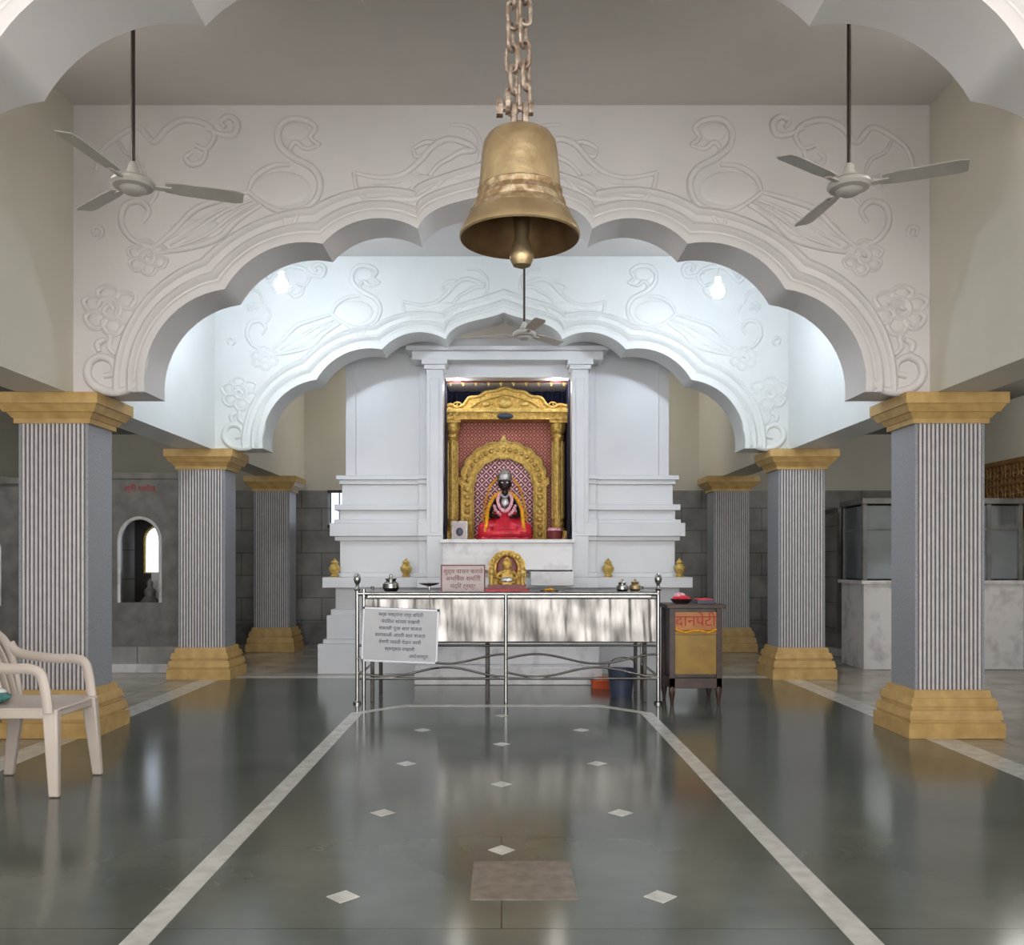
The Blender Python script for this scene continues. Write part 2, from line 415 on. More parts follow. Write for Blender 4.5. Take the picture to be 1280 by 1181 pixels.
# ------------------------------------------------------------------ columns
def column():
    b = MB()
    hx, hy = .30, .23
    z0, z1 = .40, 2.72
    b.box(-hx, hx, -hy, hy, z0-.02, z1+.02, M_colgrey)
    n = 15
    for s in (-1, 1):
        b.box(-hx+.025, hx-.025, min(s*hy, s*(hy+.003)), max(s*hy, s*(hy+.003)), z0, z1, M_colback)
        for i in range(n):
            x = -hx+.045+(2*hx-.09)*i/(n-1)
            pr = [(x+.0098*cos(t), s*(hy+.003)+s*.016*sin(t)) for t in [pi*j/6 for j in range(7)]]
            v = [(p[0], p[1], z0) for p in pr]+[(p[0], p[1], z1) for p in pr]
            m = len(pr)
            b.add(v, [(j, j+1, j+1+m, j+m) for j in range(m-1)], M_colrib)
    for (e, za, zb, t) in ((.11, 0.0, .13, 0), (.085, .13, .16, 0), (.10, .16, .235, .015), (.06, .235, .27, 0), (.075, .27, .335, .02), (.035, .335, .40, .012)):
        b.box(-hx-e, hx+e, -hy-e-.02, hy+e+.02, za, zb, M_gold, t=t)
    for (e, za, zb, t) in ((.03, 2.70, 2.745, 0), (.04, 2.745, 2.79, -.03), (.09, 2.79, 2.855, -.035), (.14, 2.855, 2.95, 0)):
        b.box(-hx-e, hx+e, -hy-e, hy+e, za, zb, M_gold, t=t)
    return b.obj('fluted_column', (0, 0, 0))
col = column()
first = True
for y in (4.35, 7.83, 11.58, 15.05):
    for x in (-3.87, 3.87):
        if first: col.location = (x, y, 0.004); first = False
        else: dup(col, (x, y, 0.004))
for o in bpy.data.objects:
    if o.name.startswith('fluted_column'): o.scale = (1, 1, (ZB-.006)/2.95)

# ------------------------------------------------------------------ ceiling fans
def fan(loc, ang, R=0.70):
    x, y, z = loc
    e = empty('ceiling_fan', loc)
    b = MB()
    b.lathe([(0.001, -.065), (.05, -.06), (.075, -.045), (.085, -.03), (.125, -.02), (.14, 0), (.135, .02), (.10, .045), (.06, .06), (.035, .10), (.03, .13), (.016, .15)], loc, M_fanw, 28)
    b.obj('motor_housing', loc, e)
    b = MB(); b.tube([(x, y, z+.14), (x, y, ZC-.1)], .014, M_fanrod, 10)
    b.lathe([(.018, ZC-.16-z), (.07, ZC-.08-z), (.075, ZC-z-.002)], loc, M_fanw, 20)
    b.obj('down_rod', loc, e)
    for i in range(3):
        a = radians(ang+120*i)
        M = Matrix.Translation(loc) @ Matrix.Rotation(a, 4, 'Z') @ Matrix.Rotation(radians(-12), 4, 'X')
        b = MB()
        b.box(.11, .24, -.02, .02, -.006, .006, M_fanw, M)
        out = [(.20, -.05), (.30, -.065), (R-.05, -.07), (R, -.055), (R, .055), (R-.05, .07), (.30, .065), (.20, .05)]
        n = len(out)
        v = [(p[0], p[1], .008) for p in out]+[(p[0], p[1], .014) for p in out]
        b.add(v, [tuple(range(n))[::-1], tuple(range(n, 2*n))]+[(k, (k+1) % n, (k+1) % n+n, k+n) for k in range(n)], M_fanw, M)
        b.obj('blade_%d' % (i+1), loc, e)
    return e
fan((-2.43, 5.8, 3.99), 20)
fan((2.29, 5.8, 3.98), -24)
fan((.27, 10.5, 4.22), -75, .66)

# ------------------------------------------------------------------ hanging bulbs
for x, y, z in ((-2.40, 9.6, 4.53), (2.36, 9.6, 4.47)):
    e = empty('light_bulb', (x, y, z))
    b = MB(); b.lathe([(.001, -.085), (.04, -.075), (.068, -.035), (.072, 0), (.056, .04), (.03, .065), (.024, .075)], (x, y, z), M_bulb, 20); b.obj('glass', (x, y, z), e)
    b = MB(); b.lathe([(.026, .07), (.03, .08), (.03, .14), (.012, .15)], (x, y, z), M_eye, 16); b.tube([(x, y, z+.15), (x, y, ZC-.03)], .006, M_eye, 8); b.lathe([(.04, ZC-.03-z), (.04, ZC-z-.002)], (x, y, z), M_eye, 16); b.obj('holder_and_cord', (x, y, z), e)
def add_fill_tube(x, y, z, s):  # added fill light shaped as a wall tube, out of view, brightens the bays
    e = empty('fill_tube', (x, y, z))
    b = MB(); xa, xb = sorted((x+s*.045, x+s*.085)); b.box(xa, xb, y-.65, y+.65, z-.035, z+.035, M_eye)
    for q in (-.62, .62): b.box(min(x-s*.02, x+s*.045), max(x-s*.02, x+s*.045), y+q-.015, y+q+.015, z-.025, z+.025, M_eye)
    b.obj('fitting', (x, y, z), e)
    b = MB(); b.tube([(x, y-.6, z), (x, y+.6, z)], .018, M_tube, 10); b.obj('tube', (x, y, z), e)
add_fill_tube(-3.61, 5.4, 4.75, -1); add_fill_tube(3.61, 5.4, 4.75, 1)
add_fill_tube(-3.61, 1.6, 4.2, -1); add_fill_tube(3.61, 1.6, 4.2, 1)
add_fill_tube(-7.41, 6.5, 3.3, -1); add_fill_tube(7.41, 7.5, 3.3, 1)

# ------------------------------------------------------------------ bell
BX, BY = .07, 3.4
kz = .00309
def bz(py): return 1.5+(703-py)*kz
e = empty('temple_bell', (BX, BY, bz(165)))
b = MB()
prof = [(.001, 163), (16, 164), (32, 167), (40, 172), (45, 180), (47, 190), (48.5, 206), (50, 224), (51.5, 238)]
b.lathe([(r*kz, bz(y)) for r, y in prof], (BX, BY, 0), M_brass, 64, caps=False)
prof = [(51.5, 238), (53.5, 240), (53.5, 243), (52.5, 246), (54.5, 252), (57, 254), (58, 258), (58, 262), (61, 266), (63, 268), (64, 272)]
b.lathe([(r*kz, bz(y)) for r, y in prof], (BX, BY, 0), M_brassworn, 64, caps=False)
prof = [(64, 272), (69, 281), (73, 288), (75, 293), (75.5, 297), (74, 299)]
b.lathe([(r*kz, bz(y)) for r, y in prof], (BX, BY, 0), M_brass, 64, caps=False)
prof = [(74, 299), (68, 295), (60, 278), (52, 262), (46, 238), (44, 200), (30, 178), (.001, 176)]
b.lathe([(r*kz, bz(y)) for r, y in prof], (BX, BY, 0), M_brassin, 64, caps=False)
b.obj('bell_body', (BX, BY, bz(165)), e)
b = MB()
b.tube([(BX, BY, bz(178)), (BX+.006, BY, bz(262))], .008, M_chain, 8)
b.lathe([(.001, bz(254)), (9*kz, bz(256)), (11*kz, bz(264)), (10*kz, bz(280)), (9*kz, bz(298)), (12*kz, bz(308)), (15*kz, bz(318)), (15*kz, bz(324)), (11*kz, bz(332)), (.001, bz(336))], (BX+.008, BY, 0), M_brass, 28)
b.obj('clapper', (BX, BY, bz(165)), e)
b = MB()
b.lathe([(.05, 0), (.052, .012), (.03, .02), (.024, .035)], (BX, BY, bz(165)), M_brass, 24)
for s in (-1, 1):
    b.tube([(BX+s*.022, BY+cos(t)*.030, bz(148)+sin(t)*.052) for t in [2*pi*i/18 for i in range(18)]], .013, M_chain, 8, closed=True)
b.tube([(BX-.085, BY, bz(135)), (BX+.05, BY, bz(135))], .013, M_chain, 10)
b.tube([(BX-.09, BY, bz(135)), (BX-.065, BY, bz(135))], .034, M_chain, 6)
b.tube([(BX-.055, BY-.01, bz(131)), (BX-.036, BY-.01, bz(131))], .040, M_chain, 12)
b.tube([(BX+.035, BY, bz(135)), (BX+.052, BY, bz(135))], .028, M_chain, 6)
b.obj('crown_loop', (BX, BY, bz(165)), e)
b = MB()
def link(b, c, ax, L=.052, W=.021, r=.0082, tilt=0):
    pts = []
    for i in range(16):
        t = 2*pi*i/16
        lx = W*cos(t); lz = (L-W)*(1 if sin(t) > 0 else -1)*(1 if abs(sin(t)) > .01 else 0)+W*sin(t)
        if ax == 0: pts.append((c[0]+lx, c[1]+tilt*lx, c[2]+lz))
        else: pts.append((c[0]+tilt*lx, c[1]+lx, c[2]+lz))
    b.tube(pts, r, M_chain, 8, closed=True)
for s, off in ((-.024, 0), (.024, .5)):
    z = bz(138)+.035+off*.03; i = 0
    while z < ZC-.04:
        link(b, (BX+s*max(.5, 1-.1*(z-3.3))+.006*sin(i*1.7)-.006, BY, z), i % 2, tilt=.5*sin(i*2.3)+.2); z += .083; i += 1
b.obj('chain', (BX, BY, bz(165)), e)
b = MB(); b.lathe([(.07, ZC-.03), (.07, ZC-.002)], (BX, BY, 0), M_chain, 20); b.obj('ceiling_hook_plate', (BX, BY, bz(165)), e)

# ------------------------------------------------------------------ shrine
SX = .08
b = MB()
YK = 14.6
tiers = [
 (0, .40, 2.56, 11.86), (.40, .46, 2.50, 11.92), (.46, .78, 2.46, 11.97), (.78, .86, 2.41, 12.0), (.86, 1.16, 2.36, 12.08),
 (1.16, 1.30, 2.50, 11.88), (1.30, 1.36, 2.38, 12.06), (1.36, 1.80, 2.31, 12.14), (1.80, 1.86, 2.37, 12.08), (1.86, 2.04, 2.43, 12.02),
 (2.04, 2.09, 2.38, 12.07), (2.09, 2.22, 2.32, 12.16), (2.22, 2.30, 2.38, 12.1), (2.30, 2.58, 2.29, 12.18), (2.58, 2.64, 2.32, 12.14), (2.64, 2.70, 2.36, 12.1)]
NH = .875
for z0, z1, h, yf in tiers:
    if z1 <= 1.36:
        b.box(SX-h, SX+h, yf, YK, z0, z1, M_shrine)
        b.box(SX-1.22, SX+1.22, yf-.10, yf+.1, z0, z1, M_shrine)
    else:
        for s in (-1, 1):
            xa, xb = sorted((SX+s*h, SX+s*NH)); b.box(xa, xb, yf, YK-(.0), z0, z1, M_shrine)
            xa, xb = sorted((SX+s*1.22, SX+s*NH)); b.box(xa, xb, yf-.09, yf+.1, z0, z1, M_shrine)
for s in (-1, 1):
    xa, xb = sorted((SX+s*2.26, SX+s*NH)); b.box(xa, xb, 12.34, YK, 2.70, 4.55, M_shrine)
    xa, xb = sorted((SX+s*1.22, SX+s*NH)); b.box(xa, xb, 12.22, 12.4, 2.70, 4.2, M_shrine)
    xa, xb = sorted((SX+s*1.10, SX+s*(NH+.0)))
    b.box(xa, xb, 11.94, 12.3, .86, 4.12, M_shrine)
    xm = (xa+xb)/2
    b.box(xm-.06, xm+.06, 11.925, 11.95, 1.9, 4.0, M_shrine)
    b.box(xa-.03, xb+.03, 11.91, 12.3, 4.12, 4.18, M_shrine); b.box(xa-.06, xb+.06, 11.88, 12.3, 4.18, 4.25, M_shrine)
    xa, xb = sorted((SX+s*2.26, SX+s*2.12)); b.box(xa, xb, 12.30, 12.36, 2.70, 4.4, M_shrine)
b.box(SX-NH, SX+NH, 12.1, YK, 1.36, 1.80, M_marble)
b.box(SX-NH, SX+NH, 12.22, YK, 4.07, 4.55, M_shrine)
b.box(SX-1.30, SX+1.30, 11.94, 12.5, 4.25, 4.37, M_shrine); b.box(SX-1.37, SX+1.37, 11.88, 12.5, 4.37, 4.43, M_shrine)
b.box(SX-2.34, SX+2.34, 12.24, YK, 4.43, 4.5, M_shrine); b.box(SX-2.4, SX+2.4, 12.18, YK, 4.5, 4.6, M_shrine)
b.box(SX-.9, SX+.9, 11.72, 12.3, 1.76, 1.81, M_marble); b.box(SX-.87, SX+.87, 11.76, 12.3, 1.40, 1.76, M_marble)
b.box(SX+.30, SX+.86, 11.45, 11.9, 1.2, 1.38, M_marble)
b.box(SX-NH, SX+NH, 13.7, 13.8, 1.8, 4.07, M_navy)
for s in (-1, 1):
    xa, xb = sorted((SX+s*NH, SX+s*(NH-.01))); b.box(xa, xb, 12.3, 13.7, 1.8, 4.07, M_navy)
b.obj('white_temple_shrine', (SX, 11.86, 0), bevel=.008)
b = MB()
b.box(SX-1.15, SX+1.15, 10.75, 11.75, .004, .22, M_marble); b.box(SX-1.15, SX+1.15, 11.05, 11.75, .22, .44, M_marble); b.box(SX-1.15, SX+1.15, 11.35, 11.75, .44, .66, M_marble)
b.obj('marble_steps', (SX, 11.2, 0), bevel=.01)

b = MB()
# gathered navy curtain valance with small gold pendants
vv = []; n = 80
for j, z in enumerate((4.065, 3.98, 3.90)):
    for i in range(n+1):
        x = SX-.86+1.72*i/n
        vv.append((x, 13.2+.02*sin(i*.9)*(1+j), z-(.05*(2*i/n-1)**2 if j == 2 else 0)))
b.add(vv, [(j*(n+1)+i, j*(n+1)+i+1, (j+1)*(n+1)+i+1, (j+1)*(n+1)+i) for j in range(2) for i in range(n)], M_navy)
for i in range(10):
    x = SX-.80+i*.178
    b.prism([(x-.028, 4.05), (x+.028, 4.05), (x, 3.99)], 12.44, 12.45, M_goldflat)
b.tube([(SX-.86, 12.445, 4.052), (SX+.86, 12.445, 4.052)], .012, M_maroon, 8)
b.obj('curtain_valance', (SX, 12.4, 4.0))
TX = .05
b = MB()
Z0 = 1.815
b.box(TX-.74, TX+.74, 13.08, 13.10, Z0, 3.66, M_lat1)
for s in (-1, 1):
    xc = TX+s*.77
    b.box(xc-.12, xc+.12, 12.68, 12.92, Z0, Z0+.14, M_goldleaf)
    b.lathe([(.105, .14), (.11, .17), (.085, .2), (.095, .26), (.08, .3), (.078, 1.45), (.095, 1.5), (.08, 1.54), (.11, 1.60), (.12, 1.66), (.12, 1.70)], (xc, 12.8, Z0), M_goldleaf, 20)
    for j in range(8):
        a = 2*pi*j/8
        b.tube([(xc+.08*cos(a), 12.8+.08*sin(a), Z0+.32), (xc+.08*cos(a), 12.8+.08*sin(a), Z0+1.44)], .012, M_goldflat, 6)
    b.box(xc-.13, xc+.13, 12.67, 12.93, Z0+1.70, Z0+1.80, M_goldleaf)
b.box(TX-.90, TX+.90, 12.66, 12.94, 3.56, 3.66, M_goldleaf); b.box(TX-.93, TX+.93, 12.62, 12.96, 3.66, 3.71, M_goldflat)
ped = [(-.93, 3.71), (-.90, 3.78), (-.78, 3.80), (-.70, 3.76), (-.60, 3.80), (-.52, 3.90), (-.38, 3.92), (-.28, 3.98), (-.14, 4.0), (0, 4.045), (.14, 4.0), (.28, 3.98), (.38, 3.92), (.52, 3.90), (.60, 3.80), (.70, 3.76), (.78, 3.80), (.90, 3.78), (.93, 3.71)]
b.prism([(TX+x, z) for x, z in ped], 12.72, 12.86, M_goldleaf)
b.tube(smooth([(TX+x, 12.71, z-.02) for x, z in ped[1:-1]], 4), .022, M_goldflat, 8)
b.tube(smooth([(TX+x, 12.70, z) for x, z in [(-.5, 3.74), (-.36, 3.83), (-.2, 3.88), (0, 3.93), (.2, 3.88), (.36, 3.83), (.5, 3.74)]], 5), .018, M_goldflat, 8)
for s in (-1, 1):
    sp = [(TX+s*(.68+ (.07-.06*t)*cos(8*t)), 12.70, 3.77+(.05-.04*t)*sin(8*t)) for t in [i/20 for i in range(21)]]
    b.tube(sp, .012, M_goldflat, 6)
    b.ell((TX+s*.28, 12.71, 3.79), (.07, .03, .04), M_goldflat, 12, 8)
b.ell((TX, 12.69, 3.80), (.10, .05, .08), M_goldflat, 16, 10)
b.ell((TX, 12.62, 3.60), (.12, .05, .045), M_blue, 16, 10)
b.obj('gold_throne_canopy', (TX, 12.8, Z0))
b = MB()
PX = .03
def archpts(hw, zs, zt, n=22, sc=0, lob=9):
    out = []
    for i in range(n*2+1):
        t = pi*i/(n*2)
        r = 1+sc*abs(sin(lob*t))
        out.append((PX-hw*cos(t)*r, zs+(zt-zs)*sin(t)*r))
    return out
outer = [(PX-.62, Z0)]+[(PX-.62, 2.62), (PX-.66, 2.66), (PX-.66, 2.74)]+archpts(.60, 2.74, 3.26, sc=.045)+[(PX+.66, 2.74), (PX+.66, 2.66), (PX+.62, 2.62), (PX+.62, Z0)]
inner = [(PX+.45, Z0), (PX+.45, 2.62)]+archpts(.45, 2.62, 3.05, sc=-.05, lob=7)[::-1]+[(PX-.45, 2.62), (PX-.45, Z0)]
b.prism(outer+inner, 12.94, 13.0, M_goldleaf)
b.tube([(x, 12.935, z) for x, z in inner], .018, M_goldflat, 8)
b.tube([(x, 12.935, z) for x, z in outer], .018, M_goldflat, 8)
for x, z in archpts(.53, 2.70, 3.16, n=9): b.ell((x, 12.93, z), (.034, .03, .034), M_goldflat, 10, 8)
for s in (-1, 1):
    for j in range(7): b.ell((PX+s*.535, 12.93, Z0+.1+j*.11), (.045, .03, .04), M_goldflat, 10, 8)
b.prism([(PX-.06, 3.24), (PX+.06, 3.24), (PX+.03, 3.33), (PX, 3.38), (PX-.03, 3.33)], 12.93, 12.99, M_goldflat)
b.prism([(PX-.46, Z0)]+[(PX-.46, 2.6)]+archpts(.46, 2.6, 3.07)+[(PX+.46, 2.6), (PX+.46, Z0)], 13.02, 13.04, M_lat2)
b.obj('gold_prabhavali_arch', (PX, 12.97, Z0))

# ------------------------------------------------------------------ deity idol
IX, IY = .045, 12.55
e = empty('deity_idol', (IX, IY, Z0))
b = MB()
b.box(IX-.34, IX+.34, IY-.22, IY+.26, Z0, Z0+.06, M_redcloth)
b.obj('cushion', (IX, IY, Z0), e, bevel=.02)
b = MB()
seg = 48; v = []; f = []
P = [(1.04, .02), (1.08, .06), (1.02, .13), (.88, .2), (.70, .27), (.54, .34), (.40, .42)]
for j, (r, z) in enumerate(P):
    for i in range(seg):
        a = 2*pi*i/seg; fo = 1+.05*sin(a*12)*(1-j/7)
        v.append((IX+.36*r*fo*cos(a), IY+.20*r*fo*sin(a)-.02, Z0+z))
for j in range(len(P)-1):
    for i in range(seg):
        i2 = (i+1) % seg; f.append((j*seg+i, j*seg+i2, (j+1)*seg+i2, (j+1)*seg+i))
b.add(v, f, M_redcloth)
for s in (-1, 1):
    b.tube(smooth([(IX+s*.08, IY-.05, Z0+.22), (IX+s*.25, IY-.13, Z0+.17), (IX+s*.30, IY-.16, Z0+.13), (IX+s*.16, IY-.22, Z0+.10), (IX-s*.03, IY-.23, Z0+.10)], 5), [.10]*9+[.085]*6+[.055]*6, M_redcloth, 12)
b.obj('red_skirt', (IX, IY, Z0), e)
b = MB()
b.lathe([(.135, .36), (.12, .42), (.13, .50), (.155, .57), (.15, .62), (.09, .655), (.045, .67), (.042, .71), (.06, .725), (.085, .76), (.092, .80), (.088, .85), (.06, .89), (.01, .91)], (IX, IY, Z0), M_skin_black, 28, sx=1.0, sy=.78)
b.ell((IX, IY-.085, Z0+.795), (.014, .022, .024), M_skin_black, 10, 8)
for s in (-1, 1):
    b.ell((IX+s*.034, IY-.064, Z0+.82), (.017, .01, .009), M_eye, 10, 6)
    b.ell((IX+s*.09, IY, Z0+.80), (.012, .02, .03), M_skin_black, 8, 6)
    b.tube(smooth([(IX+s*.14, IY, Z0+.60), (IX+s*.20, IY-.01, Z0+.48), (IX+s*.22, IY-.04, Z0+.38), (IX+s*.17, IY-.14, Z0+.34), (IX+s*.12, IY-.2, Z0+.33)], 4), [.05]*4+[.045]*4+[.038]*4+[.03]*4+[.026], M_skin_black, 12)
    for q in range(5):
        b.tube([(IX+s*(.135-.013*q), IY-.20, Z0+.33), (IX+s*(.13-.014*q), IY-.235-(.006 if q in (1, 2, 3) else 0), Z0+.325), (IX+s*(.13-.014*q), IY-.255, Z0+.30)], .0065, M_skin_black, 6)
b.ell((IX, IY-.07, Z0+.762), (.02, .008, .006), M_redcloth, 10, 6)
b.ell((IX, IY-.074, Z0+.85), (.008, .006, .014), M_redcloth, 8, 6)
b.obj('body', (IX, IY, Z0), e)
b = MB()
b.lathe([(.10, .85), (.112, .865), (.108, .89), (.10, .92), (.102, .935), (.078, .965), (.055, .985), (.04, 1.0), (.018, 1.015), (.001, 1.03)], (IX, IY, Z0), M_silver, 24, sy=.85)
b.obj('crown', (IX, IY, Z0), e)
b = MB()
def beads(path, r, mt, step=.03):
    q = smooth(path, 12); last = q[0]
    for p in q:
        if (p-last).length >= step:
            b.ell(p, (r, r, r), mt, 8, 6); last = p
for s in (-1, 1):
    beads([(IX+s*.05, IY+.02, Z0+.69), (IX+s*.16, IY-.09, Z0+.60), (IX+s*.235, IY-.13, Z0+.45), (IX+s*.255, IY-.18, Z0+.28), (IX+s*.27, IY-.25, Z0+.12)], .03, M_garland)
    beads([(IX+s*.09, IY+.02, Z0+.9), (IX+s*.2, IY+.02, Z0+.78), (IX+s*.27, IY-.02, Z0+.55), (IX+s*.31, IY-.1, Z0+.3)], .02, M_garland, .026)
    beads([(IX+s*.05, IY-.03, Z0+.68), (IX+s*.10, IY-.13, Z0+.58), (IX+s*.07, IY-.16, Z0+.46), (IX, IY-.17, Z0+.40)], .026, M_pinkflower)
    beads([(IX+s*.16, IY-.06, Z0+.52), (IX+s*.12, IY-.16, Z0+.42), (IX+s*.05, IY-.2, Z0+.34)], .024, M_pinkflower, .04)
beads([(IX-.06, IY-.08, Z0+.66), (IX, IY-.14, Z0+.60), (IX+.06, IY-.08, Z0+.66)], .018, M_silver, .02)
b.ell((IX, IY-.12, Z0+.53), (.06, .03, .07), M_silver, 12, 8)
b.obj('garlands', (IX, IY, Z0), e)
b = MB(); b.box(-.70, -.48, 12.36, 12.38, 1.82, 2.08, M_silver); b.box(-.68, -.50, 12.355, 12.362, 1.84, 2.06, M_pinksign); b.ell((-.59, 12.352, 1.93), (.05, .01, .06), M_blue, 10, 8); b.box(-.62, -.56, 12.38, 12.46, 1.815, 1.9, M_silver)
b.obj('framed_deity_picture', (-.59, 12.37, 1.815))
b = MB(); b.lathe([(.09, 0), (.11, .06), (.12, .12), (.10, .13)], (.74, 12.3, 1.815), M_maroon, 18)
for i in range(9): b.ell((.74+.07*cos(i*.7), 12.3+.07*sin(i*.7), 1.955), (.035, .035, .03), M_pinkflower, 8, 6)
b.obj('flower_basket', (.74, 12.3, 1.815))

first = None
for x in (-2.27, -1.3, 1.45, 2.42):
    yk = 11.965
    if first is None:
        b = MB(); b.lathe([(.05, 0), (.06, .02), (.035, .04), (.075, .09), (.08, .13), (.05, .17), (.035, .185), (.055, .2), (.03, .225), (.001, .26)], (x, 0, 0), M_goldflat, 20)
        first = b.obj('gold_kalash', (x, 0, 0)); first.location = (x, yk, 1.301)
    else: dup(first, (x, yk, 1.301))

# ------------------------------------------------------------------ railing
RY = 9.33
RL, RR, RM = -1.53, 1.66, .045
e = empty('steel_railing', (RM, RY, 0))
b = MB()
for x in (RL, RL+.07, RR):
    b.tube([(x, RY, .004), (x, RY, 1.22)], .021, M_steel, 12)
for x in (RL, RR):
    b.lathe([(.045, .004), (.045, .02), (.03, .035)], (x, RY, 0), M_steel, 16)
    b.lathe([(.03, 1.2), (.036, 1.215), (.018, 1.24), (.018, 1.27), (.032, 1.29), (.04, 1.325), (.032, 1.36), (.012, 1.385), (.001, 1.39)], (x, RY, 0), M_steel, 18)
b.tube([(RM, RY, .004), (RM, RY, 1.16)], .02, M_steel, 12)
for x in (RL, RR):
    b.tube([(x, RY, 1.17), (x, RY+1.1, 1.17)], .02, M_steel, 10); b.tube([(x, RY+1.1, .004), (x, RY+1.1, 1.22)], .02, M_steel, 10); b.tube([(x, RY, .3), (x, RY+1.1, .3)], .014, M_steel, 8)
b.obj('posts', (RM, RY, 0), e)
b = MB()
b.tube([(RL, RY, 1.17), (RR, RY, 1.17)], .023, M_steel, 12)
b.tube([(RL, RY, .62), (RR, RY, .62)], .012, M_steel, 8)
b.tube([(RL, RY, .27), (RR, RY, .27)], .014, M_steel, 8)
for a, bb in ((RL, RM), (RM, RR)):
    for zc, ph in ((.50, 0), (.36, pi)):
        b.tube([(a+(bb-a)*i/40, RY-.01, zc-.02+.05*sin(2*pi*i/40*1.25+ph)) for i in range(41)], .012, M_steel, 8)
b.obj('rails', (RM, RY, 0), e)
b = MB()
for a, bb in ((RL+.09, RM-.02), (RM+.02, RR-.03)):
    n = 110; m = 14; v = []; f = []
    for j in range(m+1):
        for i in range(n+1):
            x = a+(bb-a)*i/n; z = .66+.46*j/m
            v.append((x, RY-.035+.0035*sin(i*.42+.5*sin(j*.35))+.0016*sin(i*1.3+j*.15)+.004*sin(i*.11+j*.25)+.001*sin(j*.9+i*.07), z+(.006*sin(i*.3) if j == 0 else 0)))
    for j in range(m):
        for i in range(n): f.append((j*(n+1)+i, j*(n+1)+i+1, (j+1)*(n+1)+i+1, (j+1)*(n+1)+i))
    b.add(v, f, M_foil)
    b.tube([(a, RY-.04, .66), (bb, RY-.04, .66)], .008, M_steel, 6); b.tube([(a, RY-.04, 1.12), (bb, RY-.04, 1.12)], .008, M_steel, 6)
b.obj('sheet_panels', (RM, RY, 0), e)

b = MB()
b.box(RL+.08, RR-.06, RY+.08, RY+.85, 1.12, 1.165, M_blackpost)
b.box(RL+.08, RR-.06, RY+.07, RY+.08, 1.09, 1.17, M_steel)
for x in (RL+.14, RM-.2, RR-.12):
    for y in (RY+.14, RY+.8): b.box(x-.02, x+.02, y-.02, y+.02, .004, 1.12, M_blackpost)
b.obj('offering_table', (RM, RY+.45, 0), bevel=.004)
TT = 1.166
e = empty('notice_sign', (-.42, 9.72, TT))
b = MB(); b.box(-.67, -.18, 9.70, 9.725, TT, TT+.31, M_maroon); b.box(-.655, -.195, 9.695, 9.70, TT+.015, TT+.295, M_pinksign); b.box(-.45, -.40, 9.725, 9.85, TT, TT+.02, M_maroon); b.obj('panel', (-.42, 9.72, TT), e)
text('line_1', 'शुद्ध वाचन करावे', (-.425, 9.692, TT+.235), .068, M_maroon, e)
text('line_2', 'अभिषेक समिती', (-.425, 9.692, TT+.155), .068, M_maroon, e)
text('line_3', 'मंदिर ट्रस्ट', (-.425, 9.692, TT+.07), .068, M_maroon, e)
gx, gy = .06, 9.75
b = MB()
b.box(gx-.24, gx+.24, gy-.12, gy+.14, TT, TT+.04, M_redcloth); b.box(gx-.21, gx+.21, gy-.10, gy+.12, TT+.04, TT+.09, M_maroon)
op = [(gx-.20, TT+.09), (gx-.215, TT+.25)]+[(gx-.20*cos(pi*i/20)*(1+.05*abs(sin(5*pi*i/20))), TT+.28+.19*sin(pi*i/20)) for i in range(21)]+[(gx+.215, TT+.25), (gx+.20, TT+.09)]
b.prism(op, gy+.02, gy+.07, M_goldleaf)
for i in range(13):
    a = pi*i/12; b.ell((gx-.165*cos(a), gy, TT+.28+.15*sin(a)), (.024, .02, .024), M_goldflat, 8, 6)
b.ell((gx, gy+.01, TT+.27), (.12, .02, .14), M_maroon, 20, 10)
b.lathe([(.10, .09), (.11, .13), (.07, .2), (.06, .25), (.035, .265), (.055, .29), (.058, .33), (.04, .365), (.001, .40)], (gx, gy-.03, TT), M_goldleaf, 20, sy=.6)
for s in (-1, 1):
    b.tube(smooth([(gx+s*.06, gy-.03, TT+.24), (gx+s*.11, gy-.05, TT+.18), (gx+s*.07, gy-.09, TT+.15)], 4), .018, M_goldleaf, 8)
    b.lathe([(.02, .09), (.02, .2), (.03, .22), (.015, .26)], (gx+s*.17, gy-.05, TT), M_goldflat, 10)
b.ell((gx, gy-.07, TT+.14), (.08, .03, .04), M_silver, 12, 8)
b.obj('gold_idol_shrine', (gx, gy, TT), bevel=.003)
def pot(name, x, y, z, s, mt):
    b = MB(); b.lathe([(.04*s, 0), (.06*s, .01*s), (.085*s, .05*s), (.08*s, .09*s), (.045*s, .12*s), (.06*s, .14*s), (.055*s, .145*s), (.02*s, .15*s), (.015*s, .18*s), (.001, .19*s)], (x, y, z), mt, 20); return b.obj(name, (x, y, z))
pot('steel_pot', -1.22, 9.7, TT, 1.1, M_steel)
pot('steel_pot.001', 1.33, 9.7, TT, .8, M_steel)
pot('brass_pot', 1.5, 9.9, TT, .8, M_brass)
b = MB(); b.lathe([(.05, 0), (.012, .01), (.012, .07), (.09, .09), (.12, .105), (.115, .11), (.001, .095)], (-.80, 9.75, TT), M_steel, 20); b.obj('offering_plate', (-.80, 9.75, TT))
b = MB(); b.lathe([(.06, 0), (.1, .02), (.105, .03), (.001, .015)], (.52, 9.6, TT), M_blackpost, 20); b.ell((.52, 9.6, TT+.035), (.06, .05, .02), M_garland, 10, 6); b.obj('aarti_plate', (.52, 9.6, TT))
b = MB(); b.lathe([(.10, 0), (.13, .01), (.135, .02), (.001, .012)], (-.97, 9.6, TT), M_steel, 20); b.obj('steel_tray', (-.97, 9.6, TT))

